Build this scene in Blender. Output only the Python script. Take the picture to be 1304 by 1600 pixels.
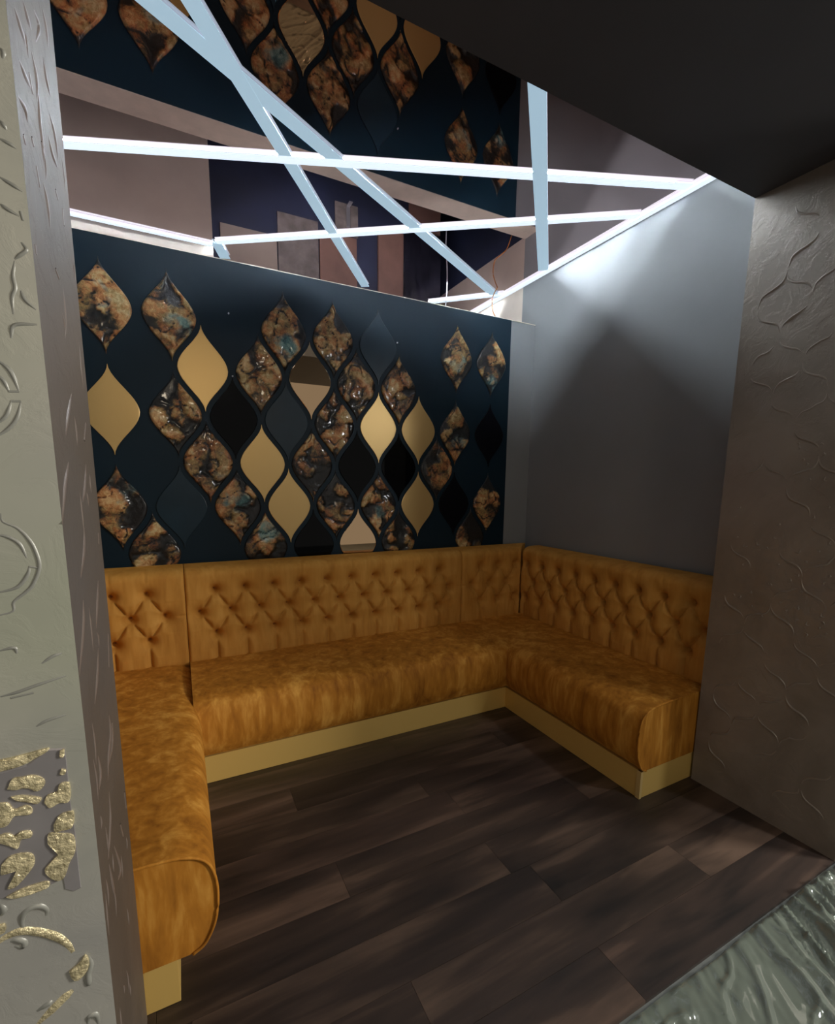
import bpy, bmesh, math, random
from mathutils import Vector, noise, Euler
random.seed(7)
S = bpy.context.scene
COL = S.collection
for o in list(bpy.data.objects):
    bpy.data.objects.remove(o)

# ------------------------------------------------------------------ camera, world, lights, exposure
cam_d = bpy.data.cameras.new('camera')
cam_d.sensor_fit = 'AUTO'
cam_d.sensor_width = 36.0
cam_d.lens = 723.634 / 1600 * 36.0
cam_d.shift_y = 69.0 / 1600          # the photo is cropped from the bottom of a 3:4 frame
cam_d.clip_start = 0.02
cam = bpy.data.objects.new('camera', cam_d)
COL.objects.link(cam)
CR = Vector((0.89043976, -0.45499081, 0.01001999))
CU = Vector((0.06142163, 0.14196255, 0.98796458))
CF = Vector((0.45093727, 0.8791075, -0.15435538))
from mathutils import Matrix
cam.matrix_world = Matrix(((CR.x, CU.x, -CF.x, -2.60259), (CR.y, CU.y, -CF.y, -3.06365), (CR.z, CU.z, -CF.z, 1.5092), (0, 0, 0, 1)))
S.camera = cam

W = bpy.data.worlds.new('world')
S.world = W
W.use_nodes = True
W.node_tree.nodes['Background'].inputs[0].default_value = (1.0, 0.95, 0.87, 1)
W.node_tree.nodes['Background'].inputs[1].default_value = 0.30

def area(name, loc, target, sx, sy, power, color):
    l = bpy.data.lights.new(name, 'AREA')
    l.shape = 'RECTANGLE'; l.size = sx; l.size_y = sy; l.energy = power; l.color = color
    o = bpy.data.objects.new(name, l); COL.objects.link(o)
    o.location = loc
    o.rotation_euler = (Vector(target) - Vector(loc)).to_track_quat('-Z', 'Y').to_euler()
    return o
# ceiling lamps of the main room behind the camera
area('room_light_warm', (-2.15, -5.6, 3.05), (-1.9, -1.6, 0.6), 0.6, 0.10, 16, (1.0, 0.84, 0.62))
area('room_light_cool', (2.6, -5.0, 2.6), (-2.2, -1.6, 0.6), 1.0, 1.0, 270, (1.0, 0.95, 0.86))

area('room_light_spot', (0.10, -3.5, 2.5), (-0.5, -2.7, 0.0), 0.10, 0.22, 22, (0.95, 0.98, 1.0))

S.view_settings.view_transform = 'Standard'
S.view_settings.look = 'None'
S.view_settings.gamma = 1.0
S.view_settings.exposure = 0.0
S.view_settings.use_curve_mapping = False
S.cycles.max_bounces = 10
S.cycles.glossy_bounces = 6
S.cycles.sample_clamp_indirect = 4.0
LED_SIDE = 880.0
LED_COVE = 11000.0

# ------------------------------------------------------------------ helpers
def lin(r, g, b):
    f = lambda c: (c / 12.92) if c <= 0.04045 else ((c + 0.055) / 1.055) ** 2.4
    return (f(r / 255), f(g / 255), f(b / 255), 1.0)

def obj(name, me, mat=None, parent=None, smooth=False):
    if isinstance(me, bmesh.types.BMesh):
        m = bpy.data.meshes.new(name); me.to_mesh(m); me.free(); me = m
    if mat and not me.materials:
        me.materials.append(mat)
    if smooth:
        for p in me.polygons: p.use_smooth = True
    o = bpy.data.objects.new(name, me); COL.objects.link(o)
    if parent: o.parent = parent
    return o

def tag(o, label=None, cat=None, group=None, kind=None):
    if label: o['label'] = label
    if cat: o['category'] = cat
    if group: o['group'] = group
    if kind: o['kind'] = kind
    return o

def empty(name, loc=(0, 0, 0)):
    o = bpy.data.objects.new(name, None); COL.objects.link(o); o.location = loc
    return o

def add_box(bm, x0, y0, z0, x1, y1, z1, bevel=0.0):
    r = bmesh.ops.create_cube(bm, size=1.0)
    for v in r['verts']:
        v.co = Vector(((x0 + x1) / 2 + v.co.x * (x1 - x0), (y0 + y1) / 2 + v.co.y * (y1 - y0), (z0 + z1) / 2 + v.co.z * (z1 - z0)))
    if bevel:
        es = {e for v in r['verts'] for e in v.link_edges}
        bmesh.ops.bevel(bm, geom=list(es), offset=bevel, segments=2, profile=0.7, affect='EDGES')
    return bm

def box(name, b, mat, parent=None, bevel=0.0):
    return obj(name, add_box(bmesh.new(), *b, bevel=bevel), mat, parent)

def catmull(pts, n=6):
    P = [Vector(p) for p in pts]
    if len(P) < 3: return P
    out = []
    for i in range(len(P) - 1):
        p0 = P[i - 1] if i else P[0] * 2 - P[1]
        p1, p2 = P[i], P[i + 1]
        p3 = P[i + 2] if i + 2 < len(P) else P[-1] * 2 - P[-2]
        for k in range(n):
            t = k / n
            out.append(0.5 * ((2 * p1) + (p2 - p0) * t + (2 * p0 - 5 * p1 + 4 * p2 - p3) * t * t + (3 * p1 - p0 - 3 * p2 + p3) * t ** 3))
    out.append(P[-1])
    return out

def tube(bm, pts, r, seg=8, taper=False):
    rings = []
    n = len(pts)
    for i, p in enumerate(pts):
        t = (pts[min(i + 1, n - 1)] - pts[max(i - 1, 0)]).normalized()
        a = t.orthogonal().normalized() if abs(t.z) > 0.99 else t.cross(Vector((0, 0, 1))).normalized()
        b = t.cross(a)
        rr = r * (math.sin(math.pi * (i + 0.4) / (n - 0.2)) ** 0.6 if taper else 1)
        rings.append([bm.verts.new(p + (a * math.cos(2 * math.pi * k / seg) + b * math.sin(2 * math.pi * k / seg)) * rr) for k in range(seg)])
    for A, B in zip(rings, rings[1:]):
        for k in range(seg):
            bm.faces.new((A[k], A[(k + 1) % seg], B[(k + 1) % seg], B[k]))
    bm.faces.new(rings[0][::-1]); bm.faces.new(rings[-1])

def relief(bm, pts2, w, h, place, taper=True):
    """low rounded ridge along a polyline on a flat wall; place(u, v, height) -> point"""
    P = catmull([(u, v, 0) for u, v in pts2], 5)
    n = len(P)
    rows = []
    for i, p in enumerate(P):
        t = (P[min(i + 1, n - 1)] - P[max(i - 1, 0)]).normalized()
        s = Vector((-t.y, t.x, 0))
        k = (min(1.0, 3 * (i + 0.3) / n, 3 * (n - i - 0.7) / n)) if taper else 1.0
        rows.append([bm.verts.new(place(p.x + s.x * w * q * (0.4 + 0.6 * k), p.y + s.y * w * q * (0.4 + 0.6 * k), hh * h * k)) for q, hh in ((-.5, -.2), (-.25, .8), (.25, .9), (.5, -.2))])
    for A, B in zip(rows, rows[1:]):
        for k in range(3):
            bm.faces.new((A[k], A[k + 1], B[k + 1], B[k]))

def plate(bm, pts2, h, place, rough=0.0):
    """raised flat-topped patch bounded by an outline"""
    n = len(pts2)
    cx = sum(p[0] for p in pts2) / n; cy = sum(p[1] for p in pts2) / n
    top = [bm.verts.new(place(u + (cx - u) * .03, v + (cy - v) * .03, h)) for u, v in pts2]
    bot = [bm.verts.new(place(u, v, -0.001)) for u, v in pts2]
    for i in range(n):
        j = (i + 1) % n
        bm.faces.new((bot[i], bot[j], top[j], top[i]))
    f = bm.faces.new(top)
    return f

# ------------------------------------------------------------------ materials
def M(name):
    m = bpy.data.materials.new(name); m.use_nodes = True
    nt = m.node_tree
    return m, nt, nt.nodes['Principled BSDF']

def N(nt, t, **kw):
    n = nt.nodes.new(t)
    for k, v in kw.items():
        if k in n.inputs.keys(): n.inputs[k].default_value = v
        else: setattr(n, k, v)
    return n

def ramp(nt, fac, stops, interp='LINEAR'):
    r = nt.nodes.new('ShaderNodeValToRGB')
    r.color_ramp.interpolation = interp
    el = r.color_ramp.elements
    while len(el) > 1: el.remove(el[-1])
    el[0].position, el[0].color = stops[0]
    for p, c in stops[1:]:
        e = el.new(p); e.color = c
    nt.links.new(fac, r.inputs[0])
    return r

def mapping(nt, scale=(1, 1, 1), coord='Object', rand=False):
    tc = N(nt, 'ShaderNodeTexCoord')
    mp = N(nt, 'ShaderNodeMapping')
    mp.inputs['Scale'].default_value = scale
    nt.links.new(tc.outputs[coord], mp.inputs['Vector'])
    if rand:
        oi = N(nt, 'ShaderNodeObjectInfo')
        mu = N(nt, 'ShaderNodeVectorMath', operation='SCALE'); mu.inputs[0].default_value = (37.0, 19.0, 53.0)
        nt.links.new(oi.outputs['Random'], mu.inputs['Scale'])
        nt.links.new(mu.outputs[0], mp.inputs['Location'])
    return mp.outputs[0]

def noise_tex(nt, vec, scale, detail=4, rough=0.55, dist=0.0):
    n = N(nt, 'ShaderNodeTexNoise')
    n.inputs['Scale'].default_value = scale; n.inputs['Detail'].default_value = detail
    n.inputs['Roughness'].default_value = rough; n.inputs['Distortion'].default_value = dist
    nt.links.new(vec, n.inputs['Vector'])
    return n.outputs[0]

def bump(nt, bs, h, strength, dist=0.01):
    b = N(nt, 'ShaderNodeBump'); b.inputs['Strength'].default_value = strength; b.inputs['Distance'].default_value = dist
    nt.links.new(h, b.inputs['Height']); nt.links.new(b.outputs[0], bs.inputs['Normal'])
    return b

def simple(name, col, rough=0.5, metal=0.0, spec=0.5, em=None, es=0.0, nscale=None, nvar=0.15, bumpk=0.0):
    m, nt, b = M(name)
    b.inputs['Base Color'].default_value = col
    b.inputs['Roughness'].default_value = rough
    b.inputs['Metallic'].default_value = metal
    b.inputs['Specular IOR Level'].default_value = spec
    if em:
        b.inputs['Emission Color'].default_value = em; b.inputs['Emission Strength'].default_value = es
    if nscale:
        v = mapping(nt)
        f = noise_tex(nt, v, nscale, 5)
        lo = tuple(c * (1 - nvar) for c in col[:3]) + (1,); hi = tuple(min(1, c * (1 + nvar)) for c in col[:3]) + (1,)
        r = ramp(nt, f, [(0.3, lo), (0.7, hi)])
        nt.links.new(r.outputs[0], b.inputs['Base Color'])
        if bumpk: bump(nt, b, f, bumpk)
    return m

MAT = {}
MAT['grey_wall'] = simple('grey_wall_paint', lin(128, 129, 131), 0.55, nscale=1.5, nvar=0.06, bumpk=0.02)
MAT['beige_board'] = simple('beige_board', lin(214, 198, 184), 0.7, nscale=4, nvar=0.06)
MAT['cream'] = simple('raw_board_edge', lin(236, 224, 204), 0.8, nscale=9, nvar=0.1)
MAT['dark_void'] = simple('dark_void_paint', lin(20, 28, 52), 0.7, nscale=3, nvar=0.4)
MAT['brown_board'] = simple('brown_board', lin(112, 84, 74), 0.6, nscale=6, nvar=0.2)
MAT['grime'] = simple('grimy_plaster', lin(120, 112, 108), 0.7, nscale=9, nvar=0.5, bumpk=0.3)
MAT['foil'] = simple('black_foil', lin(22, 22, 30), 0.22, nscale=12, nvar=0.5, bumpk=0.8)
MAT['soffit'] = simple('soffit_paint', lin(64, 64, 69), 0.6, nscale=2.0, nvar=0.12)
MAT['mirror_ceiling'] = simple('bronze_mirror_ceiling', (0.74, 0.575, 0.56, 1), 0.012, metal=1.0)
MAT['navy'] = simple('navy_satin_paint', lin(6, 30, 42), 0.5, spec=0.22, nscale=2, nvar=0.1)
MAT['tile_gold'] = simple('gold_satin_tile', lin(206, 172, 112), 0.36, metal=0.55)
MAT['tile_mirror'] = simple('bronze_mirror_tile', lin(225, 190, 150), 0.01, metal=1.0)
MAT['tile_black'] = simple('black_gloss_tile', lin(4, 5, 7), 0.03, spec=0.16)
MAT['tile_matte_black'] = simple('black_matte_tile', lin(4, 5, 12), 0.5, spec=0.1)
MAT['tile_navy'] = simple('navy_satin_tile', lin(20, 42, 54), 0.34, spec=0.3, nscale=6, nvar=0.2)
MAT['tile_edge'] = simple('tile_edge_black', lin(8, 8, 9), 0.4)
MAT['gold_kick'] = simple('brushed_gold_kick', lin(218, 182, 104), 0.45, metal=0.35)
MAT['gold_trim'] = simple('gold_corner_trim', lin(225, 195, 130), 0.3, metal=0.4)
MAT['led_side'] = simple('led_strip', (0, 0, 0, 1), 0.5, em=(0.80, 0.91, 1.0, 1), es=LED_SIDE)
MAT['led_cove'] = simple('led_strip_cove', (0, 0, 0, 1), 0.5, em=(0.80, 0.91, 1.0, 1), es=LED_COVE)
MAT['bar_bright'] = simple('led_diffuser_bright', lin(220, 230, 240), 0.4, em=lin(225, 240, 255), es=1.05)
MAT['bar_soft'] = simple('led_diffuser_soft', lin(200, 215, 225), 0.4, em=lin(176, 208, 228), es=0.72)
MAT['white_cable'] = simple('white_cable', lin(200, 200, 205), 0.4)
MAT['orange_cable'] = simple('orange_cable', lin(196, 120, 50), 0.4)
MAT['steel'] = simple('galvanised_steel', lin(190, 190, 195), 0.35, metal=0.8)
MAT['slab'] = simple('grey_subfloor', lin(92, 96, 94), 0.6, nscale=5, nvar=0.2)

def velvet(name, streak, blot, lo, mid, hi, k0, sheen):
    m, nt, b = M(name)
    a = noise_tex(nt, mapping(nt, streak), 1.0, 5, 0.6, 0.4)
    c = noise_tex(nt, mapping(nt, (2.4, 2.4, 2.4)), 1.0, 3, 0.5, 0.6)
    e = noise_tex(nt, mapping(nt, tuple(q * 4 for q in streak)), 1.0, 2, 0.5)
    mx = N(nt, 'ShaderNodeMath', operation='MULTIPLY_ADD'); mx.inputs[1].default_value = blot
    nt.links.new(c, mx.inputs[0]); nt.links.new(a, mx.inputs[2])
    m2 = N(nt, 'ShaderNodeMath', operation='MULTIPLY_ADD'); m2.inputs[1].default_value = 0.22
    nt.links.new(e, m2.inputs[0]); nt.links.new(mx.outputs[0], m2.inputs[2])
    mean = 0.5 + 0.5 * blot + 0.11
    r = ramp(nt, m2.outputs[0], [(mean - k0, lo), (mean, mid), (min(1, mean + k0), hi)])
    nt.links.new(r.outputs[0], b.inputs['Base Color'])
    b.inputs['Roughness'].default_value = 0.72
    b.inputs['Specular IOR Level'].default_value = 0.15
    b.inputs['Sheen Weight'].default_value = sheen
    b.inputs['Sheen Roughness'].default_value = 0.35
    b.inputs['Sheen Tint'].default_value = lin(240, 170, 70)
    bump(nt, b, a, 0.10, 0.004)
    return m
MAT['velvet'] = velvet('mustard_velvet', (16, 16, 3.0), 0.30, lin(120, 72, 20), lin(170, 112, 38), lin(206, 152, 70), 0.30, 0.5)
MAT['velvet_back'] = velvet('mustard_velvet_back', (15, 15, 2.6), 0.14, lin(168, 114, 48), lin(190, 136, 62), lin(206, 154, 78), 0.3, 0.4)
MAT['button'] = simple('velvet_button', lin(150, 88, 28), 0.6)

def wood():
    m, nt, b = M('dark_wood_plank')
    v = mapping(nt, (1.6, 17, 8), rand=True); a = noise_tex(nt, v, 1.0, 6, 0.62, 0.6)
    v2 = mapping(nt, (1.1, 5, 1), rand=True); c = noise_tex(nt, v2, 1.0, 3, 0.5, 0.4)
    mx = N(nt, 'ShaderNodeMath', operation='MULTIPLY_ADD'); mx.inputs[1].default_value = 0.5
    nt.links.new(a, mx.inputs[0]); nt.links.new(c, mx.inputs[2])
    r = ramp(nt, mx.outputs[0], [(0.50, lin(18, 15, 14)), (0.75, lin(54, 43, 37)), (0.98, lin(100, 82, 70))])
    oi = N(nt, 'ShaderNodeObjectInfo')
    tone = ramp(nt, oi.outputs['Random'], [(0.0, (0.62, 0.6, 0.58, 1)), (0.5, (0.85, 0.82, 0.78, 1)), (1.0, (1.05, 0.97, 0.95, 1))])
    mul = N(nt, 'ShaderNodeMix', data_type='RGBA', blend_type='MULTIPLY'); mul.inputs[0].default_value = 1
    nt.links.new(r.outputs[0], mul.inputs[6]); nt.links.new(tone.outputs[0], mul.inputs[7])
    nt.links.new(mul.outputs[2], b.inputs['Base Color'])
    b.inputs['Roughness'].default_value = 0.5
    bump(nt, b, a, 0.12, 0.004)
    return m
MAT['wood'] = wood()

def resin():
    """poured copper / patina relief; the 'relief' vertex colour holds the height of the casting"""
    m, nt, b = M('copper_patina_relief')
    at = N(nt, 'ShaderNodeVertexColor', layer_name='relief')
    v = mapping(nt, (1, 1, 1), rand=True)
    fine = noise_tex(nt, v, 34, 8, 0.78, 0.6)
    big = noise_tex(nt, v, 8, 3, 0.5, 0.5)
    hue = noise_tex(nt, v, 15, 4, 0.6, 0.8)
    sep = N(nt, 'ShaderNodeSeparateColor'); nt.links.new(at.outputs[0], sep.inputs[0])
    sub = N(nt, 'ShaderNodeMath', operation='SUBTRACT'); sub.inputs[1].default_value = 0.5
    add = N(nt, 'ShaderNodeMath', operation='MULTIPLY_ADD'); add.inputs[1].default_value = 1.2
    nt.links.new(fine, sub.inputs[0]); nt.links.new(sub.outputs[0], add.inputs[0]); nt.links.new(sep.outputs[0], add.inputs[2])
    cop = ramp(nt, add.outputs[0], [(0.12, lin(9, 9, 10)), (0.36, lin(40, 31, 25)), (0.52, lin(136, 84, 46)), (0.70, lin(198, 134, 78)), (0.92, lin(232, 194, 136))])
    gol = ramp(nt, add.outputs[0], [(0.12, lin(10, 10, 10)), (0.36, lin(46, 40, 30)), (0.52, lin(122, 98, 58)), (0.70, lin(182, 150, 94)), (0.92, lin(232, 214, 164))])
    hk = ramp(nt, hue, [(0.42, (0, 0, 0, 1)), (0.58, (1, 1, 1, 1))])
    cg = N(nt, 'ShaderNodeMix', data_type='RGBA')
    nt.links.new(hk.outputs[0], cg.inputs[0]); nt.links.new(cop.outputs[0], cg.inputs[6]); nt.links.new(gol.outputs[0], cg.inputs[7])
    old = ramp(nt, add.outputs[0], [(0.10, lin(12, 16, 18)), (0.35, lin(40, 62, 66)), (0.55, lin(78, 122, 122)), (0.8, lin(150, 178, 168)), (1.0, lin(204, 190, 160))])
    mask = N(nt, 'ShaderNodeMath', operation='MULTIPLY'); nt.links.new(big, mask.inputs[0]); nt.links.new(sep.outputs[1], mask.inputs[1])
    mk = ramp(nt, mask.outputs[0], [(0.45, (0, 0, 0, 1)), (0.62, (1, 1, 1, 1))])
    mix = N(nt, 'ShaderNodeMix', data_type='RGBA')
    nt.links.new(mk.outputs[0], mix.inputs[0]); nt.links.new(cg.outputs[2], mix.inputs[6]); nt.links.new(old.outputs[0], mix.inputs[7])
    nt.links.new(mix.outputs[2], b.inputs['Base Color'])
    b.inputs['Roughness'].default_value = 0.30
    b.inputs['Metallic'].default_value = 0.3
    b.inputs['Coat Weight'].default_value = 0.6; b.inputs['Coat Roughness'].default_value = 0.12
    bump(nt, b, fine, 1.0, 0.009)
    return m
MAT['resin'] = resin()

def plaster(name, lo, hi, tint, rough, bs, scale=(1, 1, 1), metal=0.25):
    m, nt, b = M(name)
    v = mapping(nt, scale)
    a = noise_tex(nt, v, 2.2, 5, 0.6, 0.6)
    c = noise_tex(nt, v, 1.1, 2, 0.5, 0.2)
    r = ramp(nt, a, [(0.32, lo), (0.68, hi)])
    mk = ramp(nt, c, [(0.45, (0, 0, 0, 1)), (0.68, (0.7, 0.7, 0.7, 1))])
    mix = N(nt, 'ShaderNodeMix', data_type='RGBA'); mix.inputs[7].default_value = tint
    nt.links.new(mk.outputs[0], mix.inputs[0]); nt.links.new(r.outputs[0], mix.inputs[6])
    nt.links.new(mix.outputs[2], b.inputs['Base Color'])
    b.inputs['Roughness'].default_value = rough; b.inputs['Metallic'].default_value = metal
    f = noise_tex(nt, v, 9, 8, 0.65, 1.2)
    mk2 = ramp(nt, f, [(0.46, (0, 0, 0, 1)), (0.56, (1, 1, 1, 1))])
    bump(nt, b, mk2.outputs[0], bs, 0.004)
    return m
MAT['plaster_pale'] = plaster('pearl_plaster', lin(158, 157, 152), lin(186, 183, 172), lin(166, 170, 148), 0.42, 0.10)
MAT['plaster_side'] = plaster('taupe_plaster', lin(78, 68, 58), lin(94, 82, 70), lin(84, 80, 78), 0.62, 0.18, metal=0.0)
MAT['plaster_right'] = plaster('pearl_taupe_plaster', lin(118, 108, 98), lin(146, 136, 126), lin(136, 122, 118), 0.36, 0.22)
MAT['plaster_relief'] = simple('plaster_relief', lin(148, 148, 140), 0.4, metal=0.2, nscale=12, nvar=0.15)
MAT['plaster_plate'] = simple('plaster_stencil', lin(138, 134, 134), 0.38, metal=0.25, nscale=8, nvar=0.12)
MAT['side_relief'] = simple('taupe_relief', lin(108, 96, 88), 0.4, metal=0.0)
MAT['right_relief'] = simple('taupe_relief_right', lin(142, 132, 122), 0.3, metal=0.3)
MAT['leaf'] = simple('gold_leaf', lin(226, 212, 170), 0.32, metal=0.55, nscale=60, nvar=0.25, bumpk=0.9)

def film():
    m, nt, b = M('clear_plastic_film')
    b.inputs['Base Color'].default_value = lin(120, 130, 118)
    b.inputs['Roughness'].default_value = 0.10
    b.inputs['Specular IOR Level'].default_value = 1.0
    b.inputs['Coat Weight'].default_value = 0.7; b.inputs['Coat Roughness'].default_value = 0.06
    tr = N(nt, 'ShaderNodeBsdfTransparent')
    mx = N(nt, 'ShaderNodeMixShader'); mx.inputs[0].default_value = 0.62
    out = nt.nodes['Material Output']
    nt.links.new(tr.outputs[0], mx.inputs[1]); nt.links.new(b.outputs[0], mx.inputs[2]); nt.links.new(mx.outputs[0], out.inputs[0])
    v = mapping(nt, (7, 7, 7)); f = noise_tex(nt, v, 1.0, 5, 0.6, 0.8)
    bump(nt, b, f, 0.2, 0.006)
    return m
MAT['film'] = film()

# relief outlines on the piers, metres (along, height)
GOLD=[
[(-2.898, 1.059), (-2.888, 1.059), (-2.873, 1.059), (-2.849, 1.061), (-2.825, 1.063), (-2.826, 1.057), (-2.842, 1.05), (-2.859, 1.042), (-2.89, 1.039), (-2.9, 1.04)] ,
[(-2.884, 1.006), (-2.876, 1.022), (-2.863, 1.022), (-2.848, 1.021), (-2.835, 1.01), (-2.835, 0.998), (-2.845, 0.99), (-2.86, 1.001), (-2.873, 1.001)] ,
[(-2.881, 0.991), (-2.867, 0.99), (-2.854, 0.984), (-2.841, 0.976), (-2.847, 0.967), (-2.86, 0.975), (-2.873, 0.981)] ,
[(-2.905, 0.986), (-2.895, 0.985), (-2.884, 0.981), (-2.878, 0.968), (-2.863, 0.97), (-2.855, 0.962), (-2.857, 0.951), (-2.87, 0.954), (-2.88, 0.954), (-2.889, 0.942), (-2.9, 0.94), (-2.909, 0.946)] ,
[(-2.839, 0.966), (-2.833, 0.979), (-2.819, 0.982), (-2.815, 0.994), (-2.802, 0.992), (-2.804, 0.958), (-2.818, 0.959), (-2.832, 0.954)] ,
[(-2.83, 0.921), (-2.82, 0.937), (-2.805, 0.939), (-2.8, 0.932), (-2.804, 0.908), (-2.817, 0.906), (-2.829, 0.907)] ,
[(-2.911, 0.928), (-2.901, 0.928), (-2.891, 0.928), (-2.881, 0.919), (-2.873, 0.925), (-2.86, 0.92), (-2.861, 0.909), (-2.874, 0.91), (-2.88, 0.895), (-2.888, 0.901), (-2.903, 0.914), (-2.913, 0.915)] ,
[(-2.841, 0.89), (-2.838, 0.908), (-2.823, 0.903), (-2.804, 0.892), (-2.804, 0.86), (-2.814, 0.84), (-2.825, 0.813), (-2.839, 0.816), (-2.85, 0.839), (-2.838, 0.854), (-2.826, 0.869), (-2.836, 0.884)] ,
[(-2.905, 0.873), (-2.89, 0.886), (-2.864, 0.88), (-2.861, 0.859), (-2.873, 0.841), (-2.89, 0.825), (-2.901, 0.827), (-2.886, 0.842), (-2.876, 0.861), (-2.892, 0.864), (-2.906, 0.855)] ,
[(-2.905, 0.812), (-2.891, 0.817), (-2.869, 0.82), (-2.847, 0.818), (-2.847, 0.806), (-2.871, 0.803), (-2.892, 0.804)] ,
[(-2.917, 0.763), (-2.911, 0.762), (-2.91, 0.753), (-2.914, 0.746), (-2.927, 0.748), (-2.925, 0.767)] ,
[(-2.834, 0.624), (-2.817, 0.634), (-2.808, 0.646), (-2.803, 0.633), (-2.806, 0.615), (-2.82, 0.6), (-2.83, 0.606)] ,
[(-2.809, 1.055), (-2.803, 1.055), (-2.805, 1.042), (-2.811, 1.043)] ,
[(-2.81, 1.021), (-2.804, 1.017), (-2.807, 1.009), (-2.813, 1.012)] ,
]
PLATE= [(-2.9, 1.04), (-2.89, 1.039), (-2.856, 1.042), (-2.825, 1.063), (-2.802, 1.058), (-2.802, 1.026), (-2.803, 0.954), (-2.801, 0.895), (-2.802, 0.831), (-2.802, 0.782), (-2.813, 0.779), (-2.824, 0.788), (-2.825, 0.811), (-2.847, 0.806), (-2.871, 0.803), (-2.892, 0.804), (-2.923, 0.81)]
SCROLL=[
(1, [(-2.926, 0.728), (-2.912, 0.735), (-2.891, 0.736), (-2.867, 0.722), (-2.846, 0.702), (-2.832, 0.68), (-2.825, 0.659)]) ,
(0, [(-2.888, 0.735), (-2.889, 0.753), (-2.885, 0.767), (-2.876, 0.774), (-2.863, 0.773), (-2.854, 0.761), (-2.856, 0.75)]) ,
(0, [(-2.908, 0.723), (-2.9, 0.723), (-2.89, 0.714), (-2.892, 0.705), (-2.903, 0.712)]) ,
(1, [(-2.887, 0.54), (-2.865, 0.557), (-2.843, 0.574), (-2.832, 0.581)]) ,
(0, [(-2.804, 0.64), (-2.801, 0.621), (-2.807, 0.602), (-2.808, 0.58), (-2.814, 0.595)]) ,
(0, [(-2.816, 0.496), (-2.812, 0.511), (-2.802, 0.508), (-2.8, 0.486)]) ,
(0, [(-2.914, 0.799), (-2.91, 0.787), (-2.916, 0.778)]) ,
(0, [(-2.886, 0.567), (-2.869, 0.573), (-2.862, 0.573)]) ,
]
ARCS=[
[(-2.832, 1.685), (-2.82, 1.676), (-2.813, 1.663), (-2.808, 1.641)] ,
[(-2.834, 1.663), (-2.825, 1.656), (-2.82, 1.64)] ,
[(-2.82, 1.64), (-2.808, 1.641)] ,
[(-2.807, 1.627), (-2.814, 1.602), (-2.826, 1.585), (-2.844, 1.571)] ,
[(-2.819, 1.625), (-2.826, 1.605), (-2.838, 1.592)] ,
[(-2.819, 1.626), (-2.807, 1.627)] ,
[(-2.848, 1.458), (-2.846, 1.445), (-2.83, 1.435), (-2.818, 1.418), (-2.811, 1.399), (-2.808, 1.372), (-2.818, 1.345), (-2.828, 1.333), (-2.845, 1.318), (-2.848, 1.303), (-2.868, 1.298)] ,
[(-2.858, 1.426), (-2.842, 1.421), (-2.829, 1.409), (-2.823, 1.387)] ,
[(-2.821, 1.373), (-2.824, 1.36), (-2.839, 1.341), (-2.867, 1.334)] ,
[(-2.821, 1.373), (-2.81, 1.37)] ,
[(-2.837, 1.104), (-2.821, 1.111), (-2.796, 1.115)] ,
[(-2.877, 1.165), (-2.856, 1.168), (-2.826, 1.176), (-2.79, 1.184)] ,
[(-2.82, 1.211), (-2.804, 1.221), (-2.792, 1.224)] ,
[(-2.864, 1.16), (-2.835, 1.163)] ,
[(-2.87, 1.241), (-2.852, 1.243), (-2.85, 1.233)] ,
[(-2.796, 1.984), (-2.786, 1.981), (-2.778, 1.977)] ,
[(-2.801, 1.934), (-2.788, 1.928), (-2.777, 1.922)] ,
[(-2.785, 1.853), (-2.78, 1.844), (-2.789, 1.834), (-2.795, 1.828)] ,
[(-2.795, 1.826), (-2.799, 1.805), (-2.798, 1.788), (-2.803, 1.774), (-2.804, 1.751)] ,
[(-2.792, 1.786), (-2.788, 1.774), (-2.776, 1.762)] ,
[(-2.81, 1.717), (-2.804, 1.736), (-2.777, 1.741)] ,
[(-2.826, 1.681), (-2.816, 1.672), (-2.809, 1.655)] ,
[(-2.804, 1.899), (-2.797, 1.894), (-2.784, 1.888)] ,
[(-2.794, 2.008), (-2.79, 2.003), (-2.788, 1.998)] ,
[(-2.782, 1.895), (-2.78, 1.883)] ,
[(-2.785, 2.099), (-2.781, 2.095), (-2.783, 2.087)] ,
]
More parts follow.
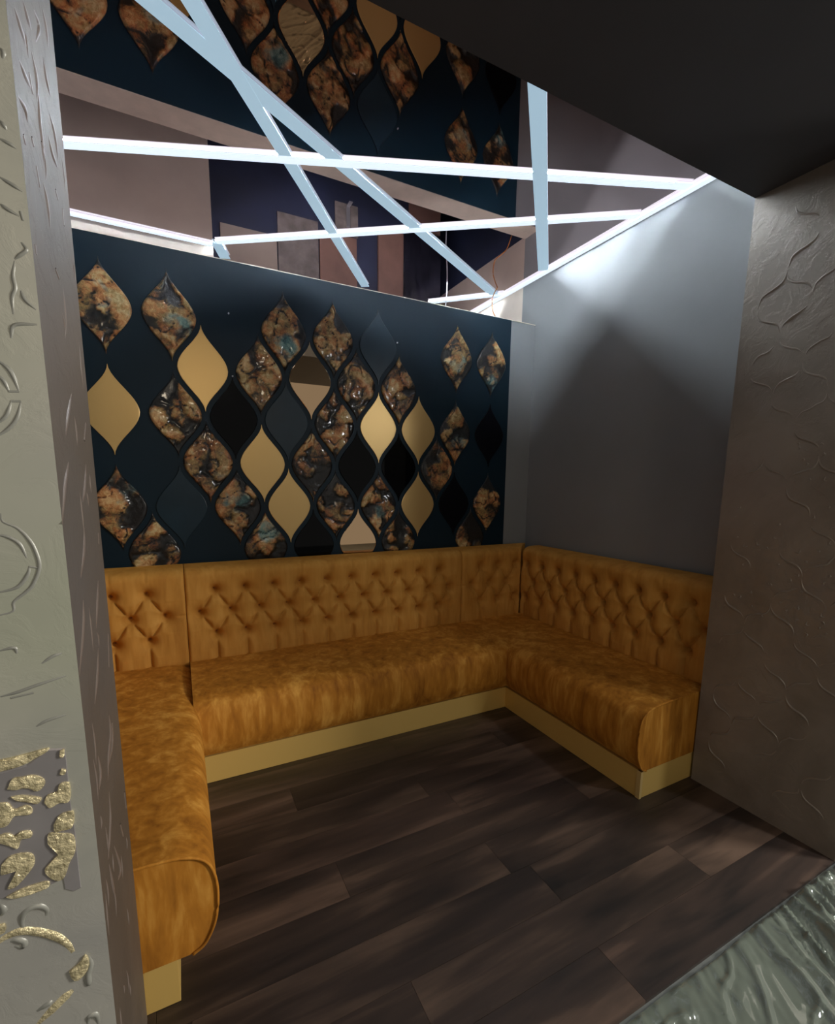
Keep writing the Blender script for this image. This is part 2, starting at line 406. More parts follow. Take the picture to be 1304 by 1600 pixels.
DRIPS= [[(-1.882, 0.986), (-1.892, 0.947), (-1.943, 0.923), (-1.971, 0.883)], [(-1.85, 0.955), (-1.855, 0.923)], [(-2.048, 0.982), (-2.047, 0.943), (-2.072, 0.925)], [(-1.974, 0.857), (-1.99, 0.812), (-2.026, 0.783), (-2.057, 0.762)], [(-1.979, 0.733), (-1.935, 0.642), (-1.973, 0.644)], [(-1.878, 0.712), (-1.853, 0.662)], [(-1.773, 0.727), (-1.766, 0.677)], [(-2.051, 0.748), (-2.042, 0.694), (-2.024, 0.65)], [(-1.943, 1.671), (-2.005, 1.625), (-2.036, 1.588)], [(-1.814, 1.631), (-1.853, 1.592)], [(-2.037, 1.54), (-2.091, 1.501), (-2.139, 1.439)], [(-1.858, 1.543), (-1.909, 1.494), (-1.94, 1.467)], [(-1.952, 1.418), (-1.982, 1.377), (-2.036, 1.332)], [(-1.85, 1.291), (-1.896, 1.251), (-1.932, 1.205)], [(-2.034, 1.289), (-2.066, 1.244), (-2.134, 1.179)], [(-1.932, 1.162), (-1.979, 1.119), (-2.028, 1.08)], [(-1.884, 0.989), (-1.873, 0.922), (-1.959, 0.903)], [(-1.786, 1.149), (-1.821, 1.078)], [(-1.787, 1.39), (-1.794, 1.365)], [(-2.086, 2.192), (-2.066, 2.183), (-2.027, 2.185)], [(-2.018, 2.254), (-2.003, 2.242), (-1.973, 2.248)], [(-1.934, 2.305), (-1.904, 2.303), (-1.941, 2.254)], [(-1.847, 2.376), (-1.83, 2.354), (-1.824, 2.327)], [(-2.091, 2.121), (-2.068, 2.118), (-2.025, 2.128)], [(-1.992, 2.204), (-1.976, 2.173), (-1.985, 2.136)], [(-1.887, 2.267), (-1.884, 2.235), (-1.85, 2.229)], [(-2.125, 2.053), (-2.093, 2.058), (-2.079, 2.048)], [(-1.966, 2.162), (-1.986, 2.1), (-1.967, 2.052)], [(-1.881, 2.182), (-1.852, 2.164), (-1.832, 2.121)], [(-2.12, 2.007), (-2.111, 2.0)], [(-2.063, 2.037), (-2.053, 2.03)], [(-2.05, 2.004), (-2.039, 1.978)], [(-2.006, 2.003), (-1.994, 1.976), (-1.986, 1.938)], [(-1.899, 2.045), (-1.883, 2.036)], [(-1.84, 2.04), (-1.845, 2.008)], [(-2.12, 1.86), (-2.118, 1.847)], [(-1.978, 1.879), (-1.953, 1.872)], [(-1.916, 2.126), (-1.899, 2.105), (-1.849, 2.108)], [(-2.03, 2.147), (-2.019, 2.124)], [(-1.99, 2.072), (-1.971, 2.061)]]

# ------------------------------------------------------------------ setting
ZC, ZP, ZSF = 3.1107, 2.764, 2.7434
YO = -1.7475                                   # plane of the alcove opening
XL = -3.383                                    # left wall of the alcove
floor = tag(box('floor', (-6.0, -8.0, -0.16, 2.0, 1.8, -0.012), MAT['slab']), kind='structure')
random.seed(3)
plank_me = {}
def plank(x0, x1, y0, y1):
    L, Wd = round(x1 - x0, 3), round(y1 - y0, 3)
    if (L, Wd) not in plank_me:
        bm = bmesh.new(); add_box(bm, -L / 2 + .0005, -Wd / 2 + .0005, -0.006, L / 2 - .0005, Wd / 2 - .0005, 0.006)
        m = bpy.data.meshes.new('plank'); bm.to_mesh(m); bm.free(); m.materials.append(MAT['wood']); plank_me[(L, Wd)] = m
    o = bpy.data.objects.new('plank', plank_me[(L, Wd)]); COL.objects.link(o)
    o.location = ((x0 + x1) / 2, (y0 + y1) / 2, -0.0062); o.parent = floor
PW, PL = 0.181, 1.22
for r in range(10):
    y0 = -2.351 + r * PW
    off = (r * 0.43 + 0.17 * (r % 3)) % PL
    x = -3.9 - off
    while x < 0.0:
        a, b_ = max(x, -3.7), min(x + PL, 0.0)
        if b_ - a > 0.02: plank(a, b_, y0, min(y0 + PW, 0.0))
        x += PL

wall_back = tag(box('wall_back', (XL, 0.006, 0, 0, 0.172, ZP - 0.004), MAT['grey_wall']), kind='structure')
tag(box('trim_1', (XL, 0.0, ZP - 0.004, 0, 0.173, ZP), MAT['cream']), kind='structure')
wall_right = tag(box('wall_right', (0.0, YO, 0, 0.1, 0.172, ZC), MAT['grey_wall']), kind='structure')
box('bulkhead', (0.0, 0.172, 2.745, 0.1, 1.7, ZC), MAT['beige_board'], wall_right)
box('lower_wall', (0.012, 0.172, 0, 0.1, 1.7, 2.745), MAT['dark_void'], wall_right)
wall_left = tag(box('wall_left', (XL - 0.1, YO, 0, XL, 0.75, ZC), MAT['grey_wall']), kind='structure')
wall_rear = tag(box('wall_rear', (XL, 0.70, 0, -2.285, 0.80, ZC), MAT['beige_board']), kind='structure')
box('rear_recess_wall', (-2.285, 1.05, 0, -0.29, 1.15, ZC), MAT['dark_void'], wall_rear)
box('return_wall', (-2.385, 0.80, 0, -2.285, 1.15, ZC), MAT['dark_void'], wall_rear)
box('corner_recess_wall', (-0.29, 1.7, 0, 0.1, 1.8, ZC), MAT['dark_void'], wall_rear)
box('recess_return_wall', (-0.39, 1.15, 0, -0.29, 1.8, ZC), MAT['dark_void'], wall_rear)
# unfinished boards fixed on the rear wall, seen only in the mirror ceiling
def rear(name, x0, x1, z0, z1, mat, t=0.02):
    return box(name, (x0, 1.05 - t, z0, x1, 1.05, z1), MAT[mat], wall_rear)
rear('plaster_panel', -2.2, -1.785, 2.78, 3.10, 'beige_board', 0.015)
rear('grimy_panel', -1.775, -1.45, 2.60, 3.10, 'grime')
rear('brown_panel', -1.44, -1.12, 2.66, 3.10, 'brown_board', 0.03)
rear('grimy_panel', -1.30, -1.10, 2.40, 2.64, 'grime', 0.012)
rear('brown_panel', -0.92, -0.68, 2.52, 3.10, 'brown_board', 0.03)
rear('brown_panel', -0.62, -0.30, 2.20, 2.44, 'brown_board', 0.02)
bm = bmesh.new()
gx, gz = 12, 16
vs = [[bm.verts.new((-0.665 + .37 * i / gx, 1.045 - 0.02 * abs(math.sin(i * 1.7 + 1.5 * noise.noise((i * .4, j * .3, 1)))) - 0.012 * abs(noise.noise((i * .8, j * .6, 5))), 2.45 + .64 * j / gz)) for i in range(gx + 1)] for j in range(gz + 1)]
for j in range(gz):
    for i in range(gx): bm.faces.new((vs[j][i], vs[j][i + 1], vs[j + 1][i + 1], vs[j + 1][i]))
obj('foil_sheet', bm, MAT['foil'], wall_rear, True)
bm = bmesh.new()
add_box(bm, -1.205, 1.02, 2.42, -1.175, 1.05, 2.58, 0.003); add_box(bm, -1.205, 0.95, 2.42, -1.175, 1.03, 2.426)
br = obj('bracket', bm, MAT['steel'], wall_rear)

ceiling = tag(box('ceiling', (XL - 0.1, YO, ZC, 0.1, 1.8, ZC + 0.05), MAT['mirror_ceiling']), kind='structure')
soffit = tag(box('ceiling_soffit', (-4.6, -3.05, ZSF, 0.9, YO, ZC + 0.25), MAT['soffit']), kind='structure')

# ---- left pier with stencil reliefs
XP, YF = -2.7726, -2.138
bm = add_box(bmesh.new(), -4.6, YF, 0, XP, YO, ZSF)
me = bpy.data.meshes.new('wall_front_left'); bm.to_mesh(me); bm.free()
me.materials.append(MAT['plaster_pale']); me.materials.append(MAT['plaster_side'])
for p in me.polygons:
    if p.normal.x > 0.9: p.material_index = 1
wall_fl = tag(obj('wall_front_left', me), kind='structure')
front = lambda u, v, h: Vector((u, YF - h, v))
side = lambda u, v, h: Vector((XP + h, u, v))
bm = bmesh.new()
for a in ARCS: relief(bm, a, 0.006, 0.0022, front)
tag(obj('plaster_arc', bm, MAT['plaster_relief'], wall_fl, True), label='thin raised plaster arcs and scratches', kind='stuff')
bm = bmesh.new(); plate(bm, PLATE, 0.0016, front)
obj('stencil_block', bm, MAT['plaster_plate'], wall_fl)
for g in GOLD:
    bm = bmesh.new()
    pts = catmull([(u, v, 0) for u, v in g + g[:1]], 4)[:-1]
    cx = sum(p.x for p in pts) / len(pts); cz = sum(p.y for p in pts) / len(pts)
    prev = None
    rings = []
    for k, (s, h) in enumerate(((1.0, 0.0), (.97, .0040), (.75, .0048), (.4, .0050))):
        ring = []
        for p in pts:
            u, v = cx + (p.x - cx) * s, cz + (p.y - cz) * s
            q = 0.0012 * noise.noise((u * 160, v * 160, 3)) if k else 0
            ring.append(bm.verts.new(front(u, v, h + q)))
        rings.append(ring)
    for A, B in zip(rings, rings[1:]):
        for i in range(len(A)):
            j = (i + 1) % len(A); bm.faces.new((A[i], A[j], B[j], B[i]))
    c = bm.verts.new(front(cx, cz, 0.005))
    for i in range(len(pts)): bm.faces.new((rings[-1][i], rings[-1][(i + 1) % len(pts)], c))
    bmesh.ops.recalc_face_normals(bm, faces=bm.faces)
    tag(obj('gold_leaf_patch', bm, MAT['leaf'], wall_fl), label='pale gold leaf relief patch')
for g, pts in SCROLL:
    bm = bmesh.new(); relief(bm, pts, 0.017 if g else 0.011, 0.004, front)
    tag(obj('scroll', bm, MAT['leaf'] if g else MAT['plaster_relief'], wall_fl, True), label='gold leafed plaster scroll' if g else 'plain plaster scroll')
bm = bmesh.new()
for a in DRIPS: relief(bm, a, 0.010, 0.003, side)
random.seed(11)
for k in range(34):
    u = random.uniform(-2.12, -1.765); v = random.uniform(0.2, 2.35); l = random.uniform(.02, .09)
    relief(bm, [(u, v), (u + random.uniform(-.006, .006), v + l / 2), (u + random.uniform(-.008, .008), v + l)], 0.006, 0.002, side)
tag(obj('plaster_drip', bm, MAT['side_relief'], wall_fl, True), kind='stuff')

# ---- right pier with a raised ogee lattice
XJ, YJ = -0.3055, -2.351
wall_fr = tag(box('wall_front_right', (XJ, YJ, 0, 0.9, YO, ZSF), MAT['plaster_right']), kind='structure')
rside = lambda u, v, h: Vector((XJ - h, u, v))
bm = bmesh.new()
random.seed(5)
du, dv, z0 = 0.0985, 0.1265, 0.12
for i in range(0, 7):
    for j in range(0, 21):
        if (i + j) % 2: continue
        u, v = YO - 0.062 - du * i + du, z0 + dv * j
        for s in (1, -1):
            u2, v2 = u - du, v + s * dv
            if not (YJ + .01 < u2 and u < YO - .005 and .03 < v2 < 2.72 and v < 2.72): continue
            if random.random() < (0.22 if v > 2.0 else 0.42): continue
            t0, t1 = random.uniform(0, .2), random.uniform(.75, 1)
            pts = []
            for k in range(9):
                t = t0 + (t1 - t0) * k / 8
                w = 0.020 * math.sin(2 * math.pi * t)
                n1 = .004 * noise.noise((u * 30 + t * 6, v * 30, s))
                pts.append((u - du * t + w * .6 + n1, v + s * dv * t + s * w * .5 + n1))
            relief(bm, pts, random.uniform(.007, .012), random.uniform(.004, .008) * (1 if v > 1.9 else .6), rside)
for k in range(70):
    u = random.uniform(YJ + .03, YO - .03); v = random.uniform(.9, 1.7); a = random.uniform(0, 6.3); l = random.uniform(.006, .014)
    relief(bm, [(u, v), (u + l * math.cos(a), v + l * math.sin(a)), (u + l * math.cos(a + .9) * 1.6, v + l * math.sin(a + .9) * 1.6)], .006, .003, rside)
tag(obj('lattice_relief', bm, MAT['right_relief'], wall_fr, True), kind='stuff')

# ------------------------------------------------------------------ feature panel with teardrop tiles
panel = tag(empty('feature_panel', (-1.81, 0.006, 0)), 'navy back wall panel covered with gold, bronze mirror and copper teardrop tiles', 'wall panel')
def child(o, par):
    o.parent = par; o.matrix_parent_inverse = Matrix.Translation(-par.location); return o
child(box('backing_board', (XL, 0.0, 0, -0.238, 0.006, ZP - 0.004), MAT['navy']), panel)
TW, TH, GAPW, GAPH = 0.3104, 0.527, 0.86, 0.905
def half_w(t):                                 # ogee: t in -1..1 from the bottom tip to the top tip
    c = (1 + math.cos(math.pi * t)) / 2
    return TW / 2 * GAPW * (0.93 * c ** 0.93 + 0.07 * (1 - abs(t)))
def outline(n=22):
    R = [(half_w(-1 + 2 * k / n), (-1 + 2 * k / n) * TH / 2 * GAPH) for k in range(n + 1)]
    R[0] = (0.0008, R[0][1]); R[-1] = (0.0008, R[-1][1])
    return R
def flat_tile_mesh(mat, th=0.007):
    bm = bmesh.new(); O = outline()
    for s, y in ((1.0, 0.0), (1.0, -th + .0015), (0.985, -th)): pass
    rows = []
    for w, z in O:
        rows.append([bm.verts.new(p) for p in ((-w, 0, z), (-w, -th + .0012, z), (-w * .975, -th, z * .992), (w * .975, -th, z * .992), (w, -th + .0012, z), (w, 0, z))])
    for A, B in zip(rows, rows[1:]):
        for k in range(5): bm.faces.new((A[k], A[k + 1], B[k + 1], B[k]))
    bm.faces.new(rows[0]); bm.faces.new(rows[-1][::-1])
    bmesh.ops.recalc_face_normals(bm, faces=bm.faces)
    m = bpy.data.meshes.new('teardrop_tile'); bm.to_mesh(m); bm.free()
    m.materials.append(mat); m.materials.append(MAT['tile_edge'])
    for p in m.polygons:
        if abs(p.normal.y) < .3: p.material_index = 1
    return m
flat = {k: flat_tile_mesh(MAT[k]) for k in ('tile_gold', 'tile_mirror', 'tile_black', 'tile_matte_black', 'tile_navy')}
def relief_tile_mesh(seed, dark, teal):
    """cast relief of overlapping lumps and petals; height also stored as a vertex colour"""
    NR, NC = 56, 26
    rnd = random.Random(seed)
    so = Vector((rnd.uniform(0, 50), rnd.uniform(0, 50), rnd.uniform(0, 50)))
    pet = []
    for k in range(rnd.randint(15, 21)):
        pet.append((rnd.uniform(-.12, .12), rnd.uniform(-.22, .22), rnd.uniform(.028, .075), rnd.uniform(.9, 1.9), rnd.uniform(0, 6.28), rnd.uniform(.5, .95)))
    pet = pet[:int(len(pet) * (1.1 - 2.4 * dark))]
    tp = (rnd.uniform(-.05, .05), rnd.uniform(-.16, .12))
    verts, cols, faces = [], [], []
    O = outline(NR)
    for w, z in O:
        for c in range(NC + 1):
            q = -1 + 2 * c / NC
            x = w * q
            p = Vector((x, z, 0)) * 13 + so
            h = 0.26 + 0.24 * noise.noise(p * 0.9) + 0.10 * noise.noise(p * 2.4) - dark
            wx = x + .026 * noise.noise(p * 1.3) + .010 * noise.noise(p * 4.2); wz = z + .026 * noise.noise(p * 1.3 + Vector((9, 9, 9))) + .010 * noise.noise(p * 4.2 + Vector((3, 9, 1)))
            for (px, pz, r, asp, a, hh) in pet:
                dx, dz = wx - px, wz - pz
                ex = (dx * math.cos(a) + dz * math.sin(a)) / asp; ez = -dx * math.sin(a) + dz * math.cos(a)
                dd = math.sqrt(ex * ex + ez * ez) / r
                if dd < 1:
                    dome = hh * (1 - dd ** 4) ** .5 * (.86 + .14 * ez / r)
                    h = max(h, dome)
            cl = abs(noise.noise(p * .75 + Vector((4, 1, 7)))) * 1.0
            if cl < .045: h *= .3 + .7 * cl / .045
            h = max(0.02, min(1, h + .10 * noise.noise(p * 5)))
            e = min(1.0, (1 - abs(q)) * w / .006)
            y = -(0.0055 + .020 * h) * min(1, .35 + .65 * e) if w > .002 else -.004
            t = max(0.0, 1 - math.hypot(x - tp[0], z - tp[1]) / .13) * 1.3 + .35 if teal else 0.75
            verts.append((x, y, z)); cols.append((h, min(1, t * (1.0 if teal else .9)), 0, 1))
    for j in range(NR):
        for c in range(NC):
            a = j * (NC + 1) + c
            faces.append((a, a + 1, a + NC + 2, a + NC + 1))
    # skirt back to the board
    base = len(verts)
    left = [j * (NC + 1) for j in range(NR + 1)]; right = [j * (NC + 1) + NC for j in range(NR + 1)]
    for loop in (left, right):
        st = len(verts)
        for i in loop: verts.append((verts[i][0], 0.0, verts[i][2])); cols.append((.05, .3, 0, 1))
        for k in range(NR):
            f = (loop[k], loop[k + 1], st + k + 1, st + k)
            faces.append(f if loop is left else f[::-1])
    m = bpy.data.meshes.new('teardrop_tile'); m.from_pydata(verts, [], faces)
    ca = m.color_attributes.new('relief', 'FLOAT_COLOR', 'POINT')
    for i, c in enumerate(cols): ca.data[i].color = c
    for p in m.polygons: p.use_smooth = True
    m.materials.append(MAT['resin'])
    return m
KIND = {'g': ('tile_gold', 'flat satin gold teardrop tile'), 'm': ('tile_mirror', 'bronze mirror teardrop tile'), 'b': ('tile_black', 'black gloss teardrop tile'),
        'k': ('tile_matte_black', 'matt black teardrop tile'), 'n': ('tile_navy', 'dark navy satin teardrop tile')}
ROWS = [(0, 0, 'tt.ttn.tt'), (1, 0, '.gtmtt..'), (0, 1, 'gtbntggtk'), (1, 1, '.tgtbbt.'), (0, 2, 'tntgttgkt'), (1, 2, 't.tbmt.t')]
sd = 0
for half, j, row in ROWS:
    for i, ch in enumerate(row):
        if ch == '.': continue
        x = -2.898 + .1552 * half + .3104 * i
        z = 2.413 - .527 * j - .2635 * half
        sd += 1
        if ch == 't':
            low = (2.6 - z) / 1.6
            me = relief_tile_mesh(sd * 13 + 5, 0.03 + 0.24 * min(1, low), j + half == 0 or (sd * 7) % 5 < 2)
            o = obj('teardrop_tile', me); o['label'] = 'copper and patina relief teardrop tile'
        else:
            o = obj('teardrop_tile', flat[KIND[ch][0]]); o['label'] = KIND[ch][1]
        o.location = (x, 0.0, z)
        child(o, panel)
for x, z in ((-2.28, 2.475), (-1.206, 2.462), (-2.275, 2.128)):
    bm = bmesh.new(); tube(bm, [Vector((0, 0, 0)), Vector((0, -.008, 0)), Vector((0, -.009, 0))], .0045); 
    o = obj('screw', bm, MAT['white_cable']); o.location = (x, 0.0, z); child(o, panel)

# ------------------------------------------------------------------ banquette
sofa = tag(empty('banquette', (-1.7, -0.9, 0)), 'U-shaped mustard velvet banquette with buttoned backrests and gold kick panels', 'sofa')
KL, KB, KR = -2.687, -0.6835, -0.695
YE = -1.736
ZK = 0.1435
child(box('kick_panel', (KL, KB, 0.001, KR, -.024, ZK), MAT['gold_kick']), sofa)
child(box('kick_panel', (XL + .005, YE, 0.001, KL, -.024, ZK), MAT['gold_kick'], bevel=.0015), sofa)
child(box('kick_panel', (KR, YE, 0.001, -.005, -.024, ZK), MAT['gold_kick'], bevel=.0015), sofa)
o = child(box('corner_trim', (KR - .004, YE - .003, 0, KR + .012, YE + .02, ZK), MAT['gold_trim'], bevel=.001), sofa); o['label'] = 'bright gold corner strip'

def seat_profile(front, top=.472):
    """(depth from the wall, height) going over the top and down the bulging front"""
    f = front
    ctrl = [(.10, top + .004), (.22, top + .004), (.36, top + .007), (f - .16, top + .002), (f - .07, top - .012), (f - .022, top - .045),
            (f - .002, top - .105), (f, top - .18), (f - .012, top - .25), (f - .04, top - .305), (f - .075, ZK + .002)]
    return [(p.x, p.y) for p in catmull([(a, b, 0) for a, b in ctrl], 5)]
def seat(name, prof, place, n, endcap0=False, endcap1=False):
    """place(t, depth, height) with t in 0..1 along the bench"""
    bm = bmesh.new()
    full = prof + [(prof[0][0], ZK + .002)]
    rows = []
    for k in range(n + 1):
        row = []
        for (dp, z) in full:
            p = place(k / n, dp, z)
            nn = noise.noise(p * 5.5) * .0035 + noise.noise(p * 17) * .0012
            row.append(bm.verts.new(p + Vector((0, 0, nn if z > .3 else 0))))
        rows.append(row)
    m = len(full)
    for A, B in zip(rows, rows[1:]):
        for i in range(m): bm.faces.new((A[i], A[(i + 1) % m], B[(i + 1) % m], B[i]))
    for r in (rows[0], rows[-1]): bm.faces.new(r)
    bmesh.ops.recalc_face_normals(bm, faces=bm.faces)
    ends = [e for r in (rows[0], rows[-1]) for e in bm.edges if e.verts[0] in r and e.verts[1] in r]
    o = obj(name, bm, MAT['velvet'], None, True)
    for e in o.data.edges: pass
    o.data.polygons[-1].use_smooth = False; o.data.polygons[-2].use_smooth = False
    try: o.data.set_sharp_from_angle(angle=math.radians(55))
    except Exception: pass
    return child(o, sofa)
FB, FL = .745, .81
pb, pl = seat_profile(FB), seat_profile(FL)
XSL = -2.602
seat('seat', pb, lambda t, d, z: Vector((XSL + t * (-d - XSL), -d, z)), 60)
seat('seat', pb, lambda t, d, z: Vector((-d, YE - .004 + t * (-d - YE + .004), z)), 40)
seat('seat', pl, lambda t, d, z: Vector((XL + d, YE - .004 + t * (-.10 - YE + .004), z)), 40)
# piping round the flat front ends of the two arms
for prof, f in ((pb, lambda d, z: Vector((-d, YE - .006, z))), (pl, lambda d, z: Vector((XL + d, YE - .006, z)))):
    bm = bmesh.new(); tube(bm, [f(d, z) for d, z in prof if d > .3], .0045)
    child(obj('piping', bm, MAT['velvet'], None, True), sofa)

SP = .168
ZR = (.887, .755, .622)
def back_base(z):                              # distance of the front of the backrest from the wall
    if z < .97: return .196 + .006 * math.sin((z - .46) / .51 * math.pi)
    t = min(1, (z - .97) / .055)
    return .196 - .075 * (1 - math.sqrt(max(0, 1 - t * t)))
def segdist(px, pz, a, b):
    vx, vz = b[0] - a[0], b[1] - a[1]
    t = max(0, min(1, ((px - a[0]) * vx + (pz - a[1]) * vz) / (vx * vx + vz * vz)))
    return math.hypot(px - a[0] - t * vx, pz - a[1] - t * vz)
button_bm = bmesh.new()
bmesh.ops.create_uvsphere(button_bm, u_segments=12, v_segments=8, radius=.0115)
for v in button_bm.verts: v.co.y *= .55
button_me = bpy.data.meshes.new('button'); button_bm.to_mesh(button_me); button_bm.free()
button_me.materials.append(MAT['button'])
for p in button_me.polygons: p.use_smooth = True
def backrest(u0, u1, ucol, place, normal_rot, end0=None, end1=None, label=None):
    """u along the wall; ucol = position of one button of the top row; place(u, depth, z)"""
    lo, hi = min(u0, u1), max(u0, u1)
    B = []
    for r, z in enumerate(ZR):
        off = SP / 2 if r == 1 else 0
        k0 = math.floor((lo - ucol - off) / SP) - 1
        for k in range(k0, k0 + int((hi - lo) / SP) + 4):
            u = ucol + off + k * SP
            if lo + .035 < u < hi - .035: B.append((u, z, r))
    segs = []
    for (u, z, r) in B:
        if r == 0: segs.append(((u, z), (u, 1.02), .006, .006))
        if r == 2: segs.append(((u, z), (u, .44), .020, .0065))
        if r == 1:
            for (u2, z2, r2) in B:
                if r2 != 1 and abs(abs(u2 - u) - SP / 2) < .02: segs.append(((u, z), (u2, z2), .024, .0062))
            if u - SP / 2 < lo + .035: segs.append(((u, z), (lo, z), .008, .006))
            if u + SP / 2 > hi - .035: segs.append(((u, z), (hi, z), .008, .006))
    nu = int((hi - lo) / .006); nz = 92
    zs = [.452 + (.97 - .452) * k / nz for k in range(nz + 1)] + [.97 + .055 * math.sin(math.pi / 2 * k / 7) for k in range(1, 8)]
    zs += [1.026, 1.027]
    verts, faces = [], []
    cols = nu + 1
    for jz, z in enumerate(zs):
        for i in range(cols):
            t = i / nu
            u = lo + (hi - lo) * t
            dp = back_base(z) if jz < len(zs) - 2 else (.07 if jz == len(zs) - 2 else 0.024)
            ind = 0.0
            if jz < len(zs) - 2:
                for (bu, bz, r) in B:
                    if abs(bu - u) < .09 and abs(bz - z) < .09:
                        dd = math.hypot(bu - u, bz - z)
                        ind = max(ind, .062 * math.exp(-(dd / .019) ** 1.25) + .034 * math.exp(-(dd / .046) ** 1.5))
                for (a, b, dpt, wd) in segs:
                    if min(a[0], b[0]) - .03 < u < max(a[0], b[0]) + .03:
                        sd_ = segdist(u, z, a, b)
                        ind = max(ind, dpt * math.exp(-(sd_ / wd) ** 1.2) + .5 * dpt * math.exp(-(sd_ / .025) ** 2))
                edge = min(u - lo, hi - u)
                if edge < .014: ind = max(ind, .012 * (1 - edge / .014) ** 2)
                if z < .49: ind = max(ind, .014 * (1 - (z - .452) / .038) ** 2)
                ind += .0012 * noise.noise((u * 14, z * 9, lo))
            uu = u
            if end1 == 'mitre': uu = lo + (-dp - lo) * t if hi > -.25 else u
            if end0 == 'mitre0': uu = u
            verts.append(place(uu, dp - ind, z))
    for j in range(len(zs) - 1):
        for i in range(nu):
            a = j * cols + i
            faces.append((a, a + 1, a + cols + 1, a + cols))
    # closed ends and back
    nv = len(verts)
    for side_i in (0, cols - 1):
        loop = [j * cols + side_i for j in range(len(zs))]
        st = len(verts)
        for q in loop:
            p = verts[q]
            z = p.z
            uref = lo if side_i == 0 else hi
            if end1 == 'mitre' and side_i: uref = -.024
            verts.append(place(uref, .024, z))
        for k in range(len(zs) - 1):
            f = (loop[k], loop[k + 1], st + k + 1, st + k); faces.append(f)
    m = bpy.data.meshes.new('backrest'); m.from_pydata([tuple(v) for v in verts], [], faces)
    bm = bmesh.new(); bm.from_mesh(m); bmesh.ops.recalc_face_normals(bm, faces=bm.faces); bm.to_mesh(m); bm.free()
    o = obj('backrest', m, MAT['velvet_back'], None, True)
    child(o, sofa)
    for (u, z, r) in B:
        b = bpy.data.objects.new('button', button_me); COL.objects.link(b)
        b.location = place(u, back_base(z) - .086, z); b.rotation_euler = normal_rot
        b.parent = o
    return o
pback = lambda u, d, z: Vector((u, -d, z))
pright = lambda u, d, z: Vector((-d, u, z))
pleft = lambda u, d, z: Vector((XL + d, u, z))
backrest(XL + .19, -2.6055, -2.796, pback, (0, 0, 0))
backrest(-2.6035, -.757, -2.113, pback, (0, 0, 0))
backrest(-.755, -.195, -.569, pback, (0, 0, 0), end1='mitre')
backrest(YE, -.19, -.398, pright, (0, 0, math.pi / 2))
backrest(YE, -.012, -.398, pleft, (0, 0, -math.pi / 2))

# ------------------------------------------------------------------ LED light bars on the mirror ceiling
grid = tag(empty('led_light_frame', (-1.6, -0.4, ZC)), 'crossing white LED light bars fixed under the bronze mirror ceiling', 'ceiling light')
def bar(p0, p1, w, mat, k, lit=(1, 1), h=.011, wch=None, led='led_side'):
    a, b = Vector((p0[0], p0[1], 0)), Vector((p1[0], p1[1], 0))
    L = (b - a).length; ang = math.atan2(b.y - a.y, b.x - a.x)
    zt = ZC - .0003
    wc = w - .016 if wch is None else wch
    bm = bmesh.new()
    zb = -h - .0007 * k
    add_box(bm, -L / 2, -w / 2, zb, L / 2, w / 2, zb + .0035, 0.0006)      # translucent cover, wider than the channel
    add_box(bm, -L / 2, -wc / 2, zb + .0035, L / 2, wc / 2, 0)              # channel
    o = obj('light_bar', bm, MAT[mat]); o.location = ((a.x + b.x) / 2, (a.y + b.y) / 2, zt); o.rotation_euler = (0, 0, ang)
    child(o, grid)
    for s, on in ((1, lit[0]), (-1, lit[1])):
        if not on: continue
        bm = bmesh.new()
        add_box(bm, -L / 2 + .003, s * wc / 2 - .0008, -.0028, L / 2 - .10, s * wc / 2 + .0008, -.0008)
        e = obj('led_strip', bm, MAT[led], o)
def ext(p, q, s0, s1):
    p, q = Vector(p), Vector(q); d = (q - p)
    return tuple(p + d * s0), tuple(p + d * s1)
A0 = (-2.606, -1.032); A1 = (-0.06, 0.445)
bar(*ext(A0, A1, -.1, 1.0), .072, 'bar_soft', 0, lit=(1, 0))
bar(*ext((-2.473, -1.102), (-1.137, 0.779), -.12, 1.0), .064, 'bar_soft', 1, lit=(0, 0))
bar((-3.37, 0.098), (-0.055, -1.260), .056, 'bar_bright', 2)
bar((-2.27, 0.594), (-0.055, -0.952), .048, 'bar_bright', 3)
bar((-1.51, -1.69), (-0.07, -0.14), .074, 'bar_soft', 4, lit=(0, 1))
bar((XL + .01, 0.645), (-2.29, 0.645), .034, 'bar_bright', 5, lit=(0, 0))
bar((-2.266, 0.60), (-2.20, 0.80), .07, 'bar_soft', 6)
bar((-0.52, 0.83), (-0.05, 0.365), .036, 'bar_bright', 7)
bar((-0.030, -1.74), (-0.030, 1.0), .040, 'bar_bright', 8, lit=(0, 0))

bar((XL + .065, 0.60), (XL + .065, -1.70), .12, 'bar_soft', 9, lit=(0, 1), wch=.03, led='led_cove')

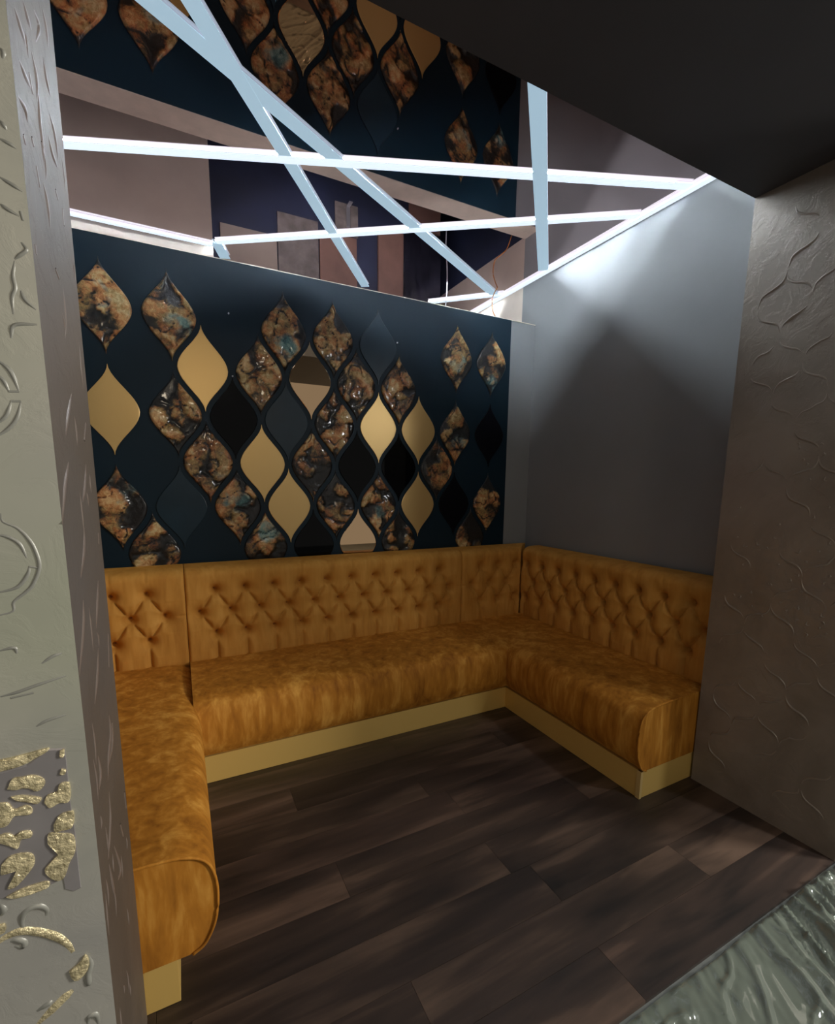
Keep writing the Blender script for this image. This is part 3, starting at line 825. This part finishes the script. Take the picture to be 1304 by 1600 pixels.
# ------------------------------------------------------------------ loose cables and plastic film
bm = bmesh.new()
tube(bm, catmull([(-.163, .30, 3.112), (-.195, .30, 3.06), (-.213, .30, 3.0), (-.196, .30, 2.91), (-.13, .30, 2.85), (-.08, .30, 2.796), (-.034, .30, 2.675)], 6), .004)
tag(obj('orange_cable', bm, MAT['orange_cable'], None, True), 'thin orange cable hanging from the ceiling in the far right corner', 'cable')
bm = bmesh.new()
tube(bm, catmull([(-.585, .40, 3.112), (-.588, .40, 3.0), (-.60, .402, 2.85), (-.598, .40, 2.68)], 6), .0045)
tag(obj('white_cable', bm, MAT['white_cable'], None, True), 'thin white cable hanging from the ceiling behind the navy panel', 'cable')

nx, ny = 320, 210
x0, x1, y0, y1 = -2.1, 0.75, -3.7, -2.362
verts, faces = [], []
def ridge(t, w): return math.exp(-abs(t) / w)
for j in range(ny + 1):
    for i in range(nx + 1):
        u, v = i / nx, j / ny
        x = x0 + (x1 - x0) * u; y = y0 + (y1 - y0) * v
        if j == ny: y += .012 * noise.noise((x * 3, 2, 1))
        q = x * .91 - y * .42                 # across the long creases
        al = -x * .42 - y * .91               # along them
        right = max(0.0, min(1.0, (q - .16) * 5))
        z = .006 + .006 * noise.noise((q * 3, al * 2, 2))
        cr = noise.noise((q * 13, al * 2.6, 7)); c2 = noise.noise((q * 30, al * 6, 3)); c3 = noise.noise((q * 7, al * 5, 13))
        z += (.005 + .030 * right) * max(0, 1 - abs(cr) * 4.5) ** 1.3
        z += (.003 + .011 * right) * max(0, 1 - abs(c2) * 5)
        z += .008 * max(0, 1 - abs(c3) * 9)
        t = q - .17 - .02 * noise.noise((al * 3, 1, 1))
        z += .018 * (math.exp(-max(0, t) / .05) if t > 0 else math.exp(t / .008))   # lapped edge of the upper sheet
        z *= min(1, (1 - v) * ny / 3 + .35)
        verts.append((x, y, -.008 + z))
for j in range(ny):
    for i in range(nx):
        a = j * (nx + 1) + i; faces.append((a, a + 1, a + nx + 2, a + nx + 1))
m = bpy.data.meshes.new('plastic_sheet'); m.from_pydata(verts, [], faces)
tag(obj('plastic_sheet', m, MAT['film'], None, True), 'wrinkled clear plastic sheet covering the floor in front of the wood planks', 'plastic sheet')
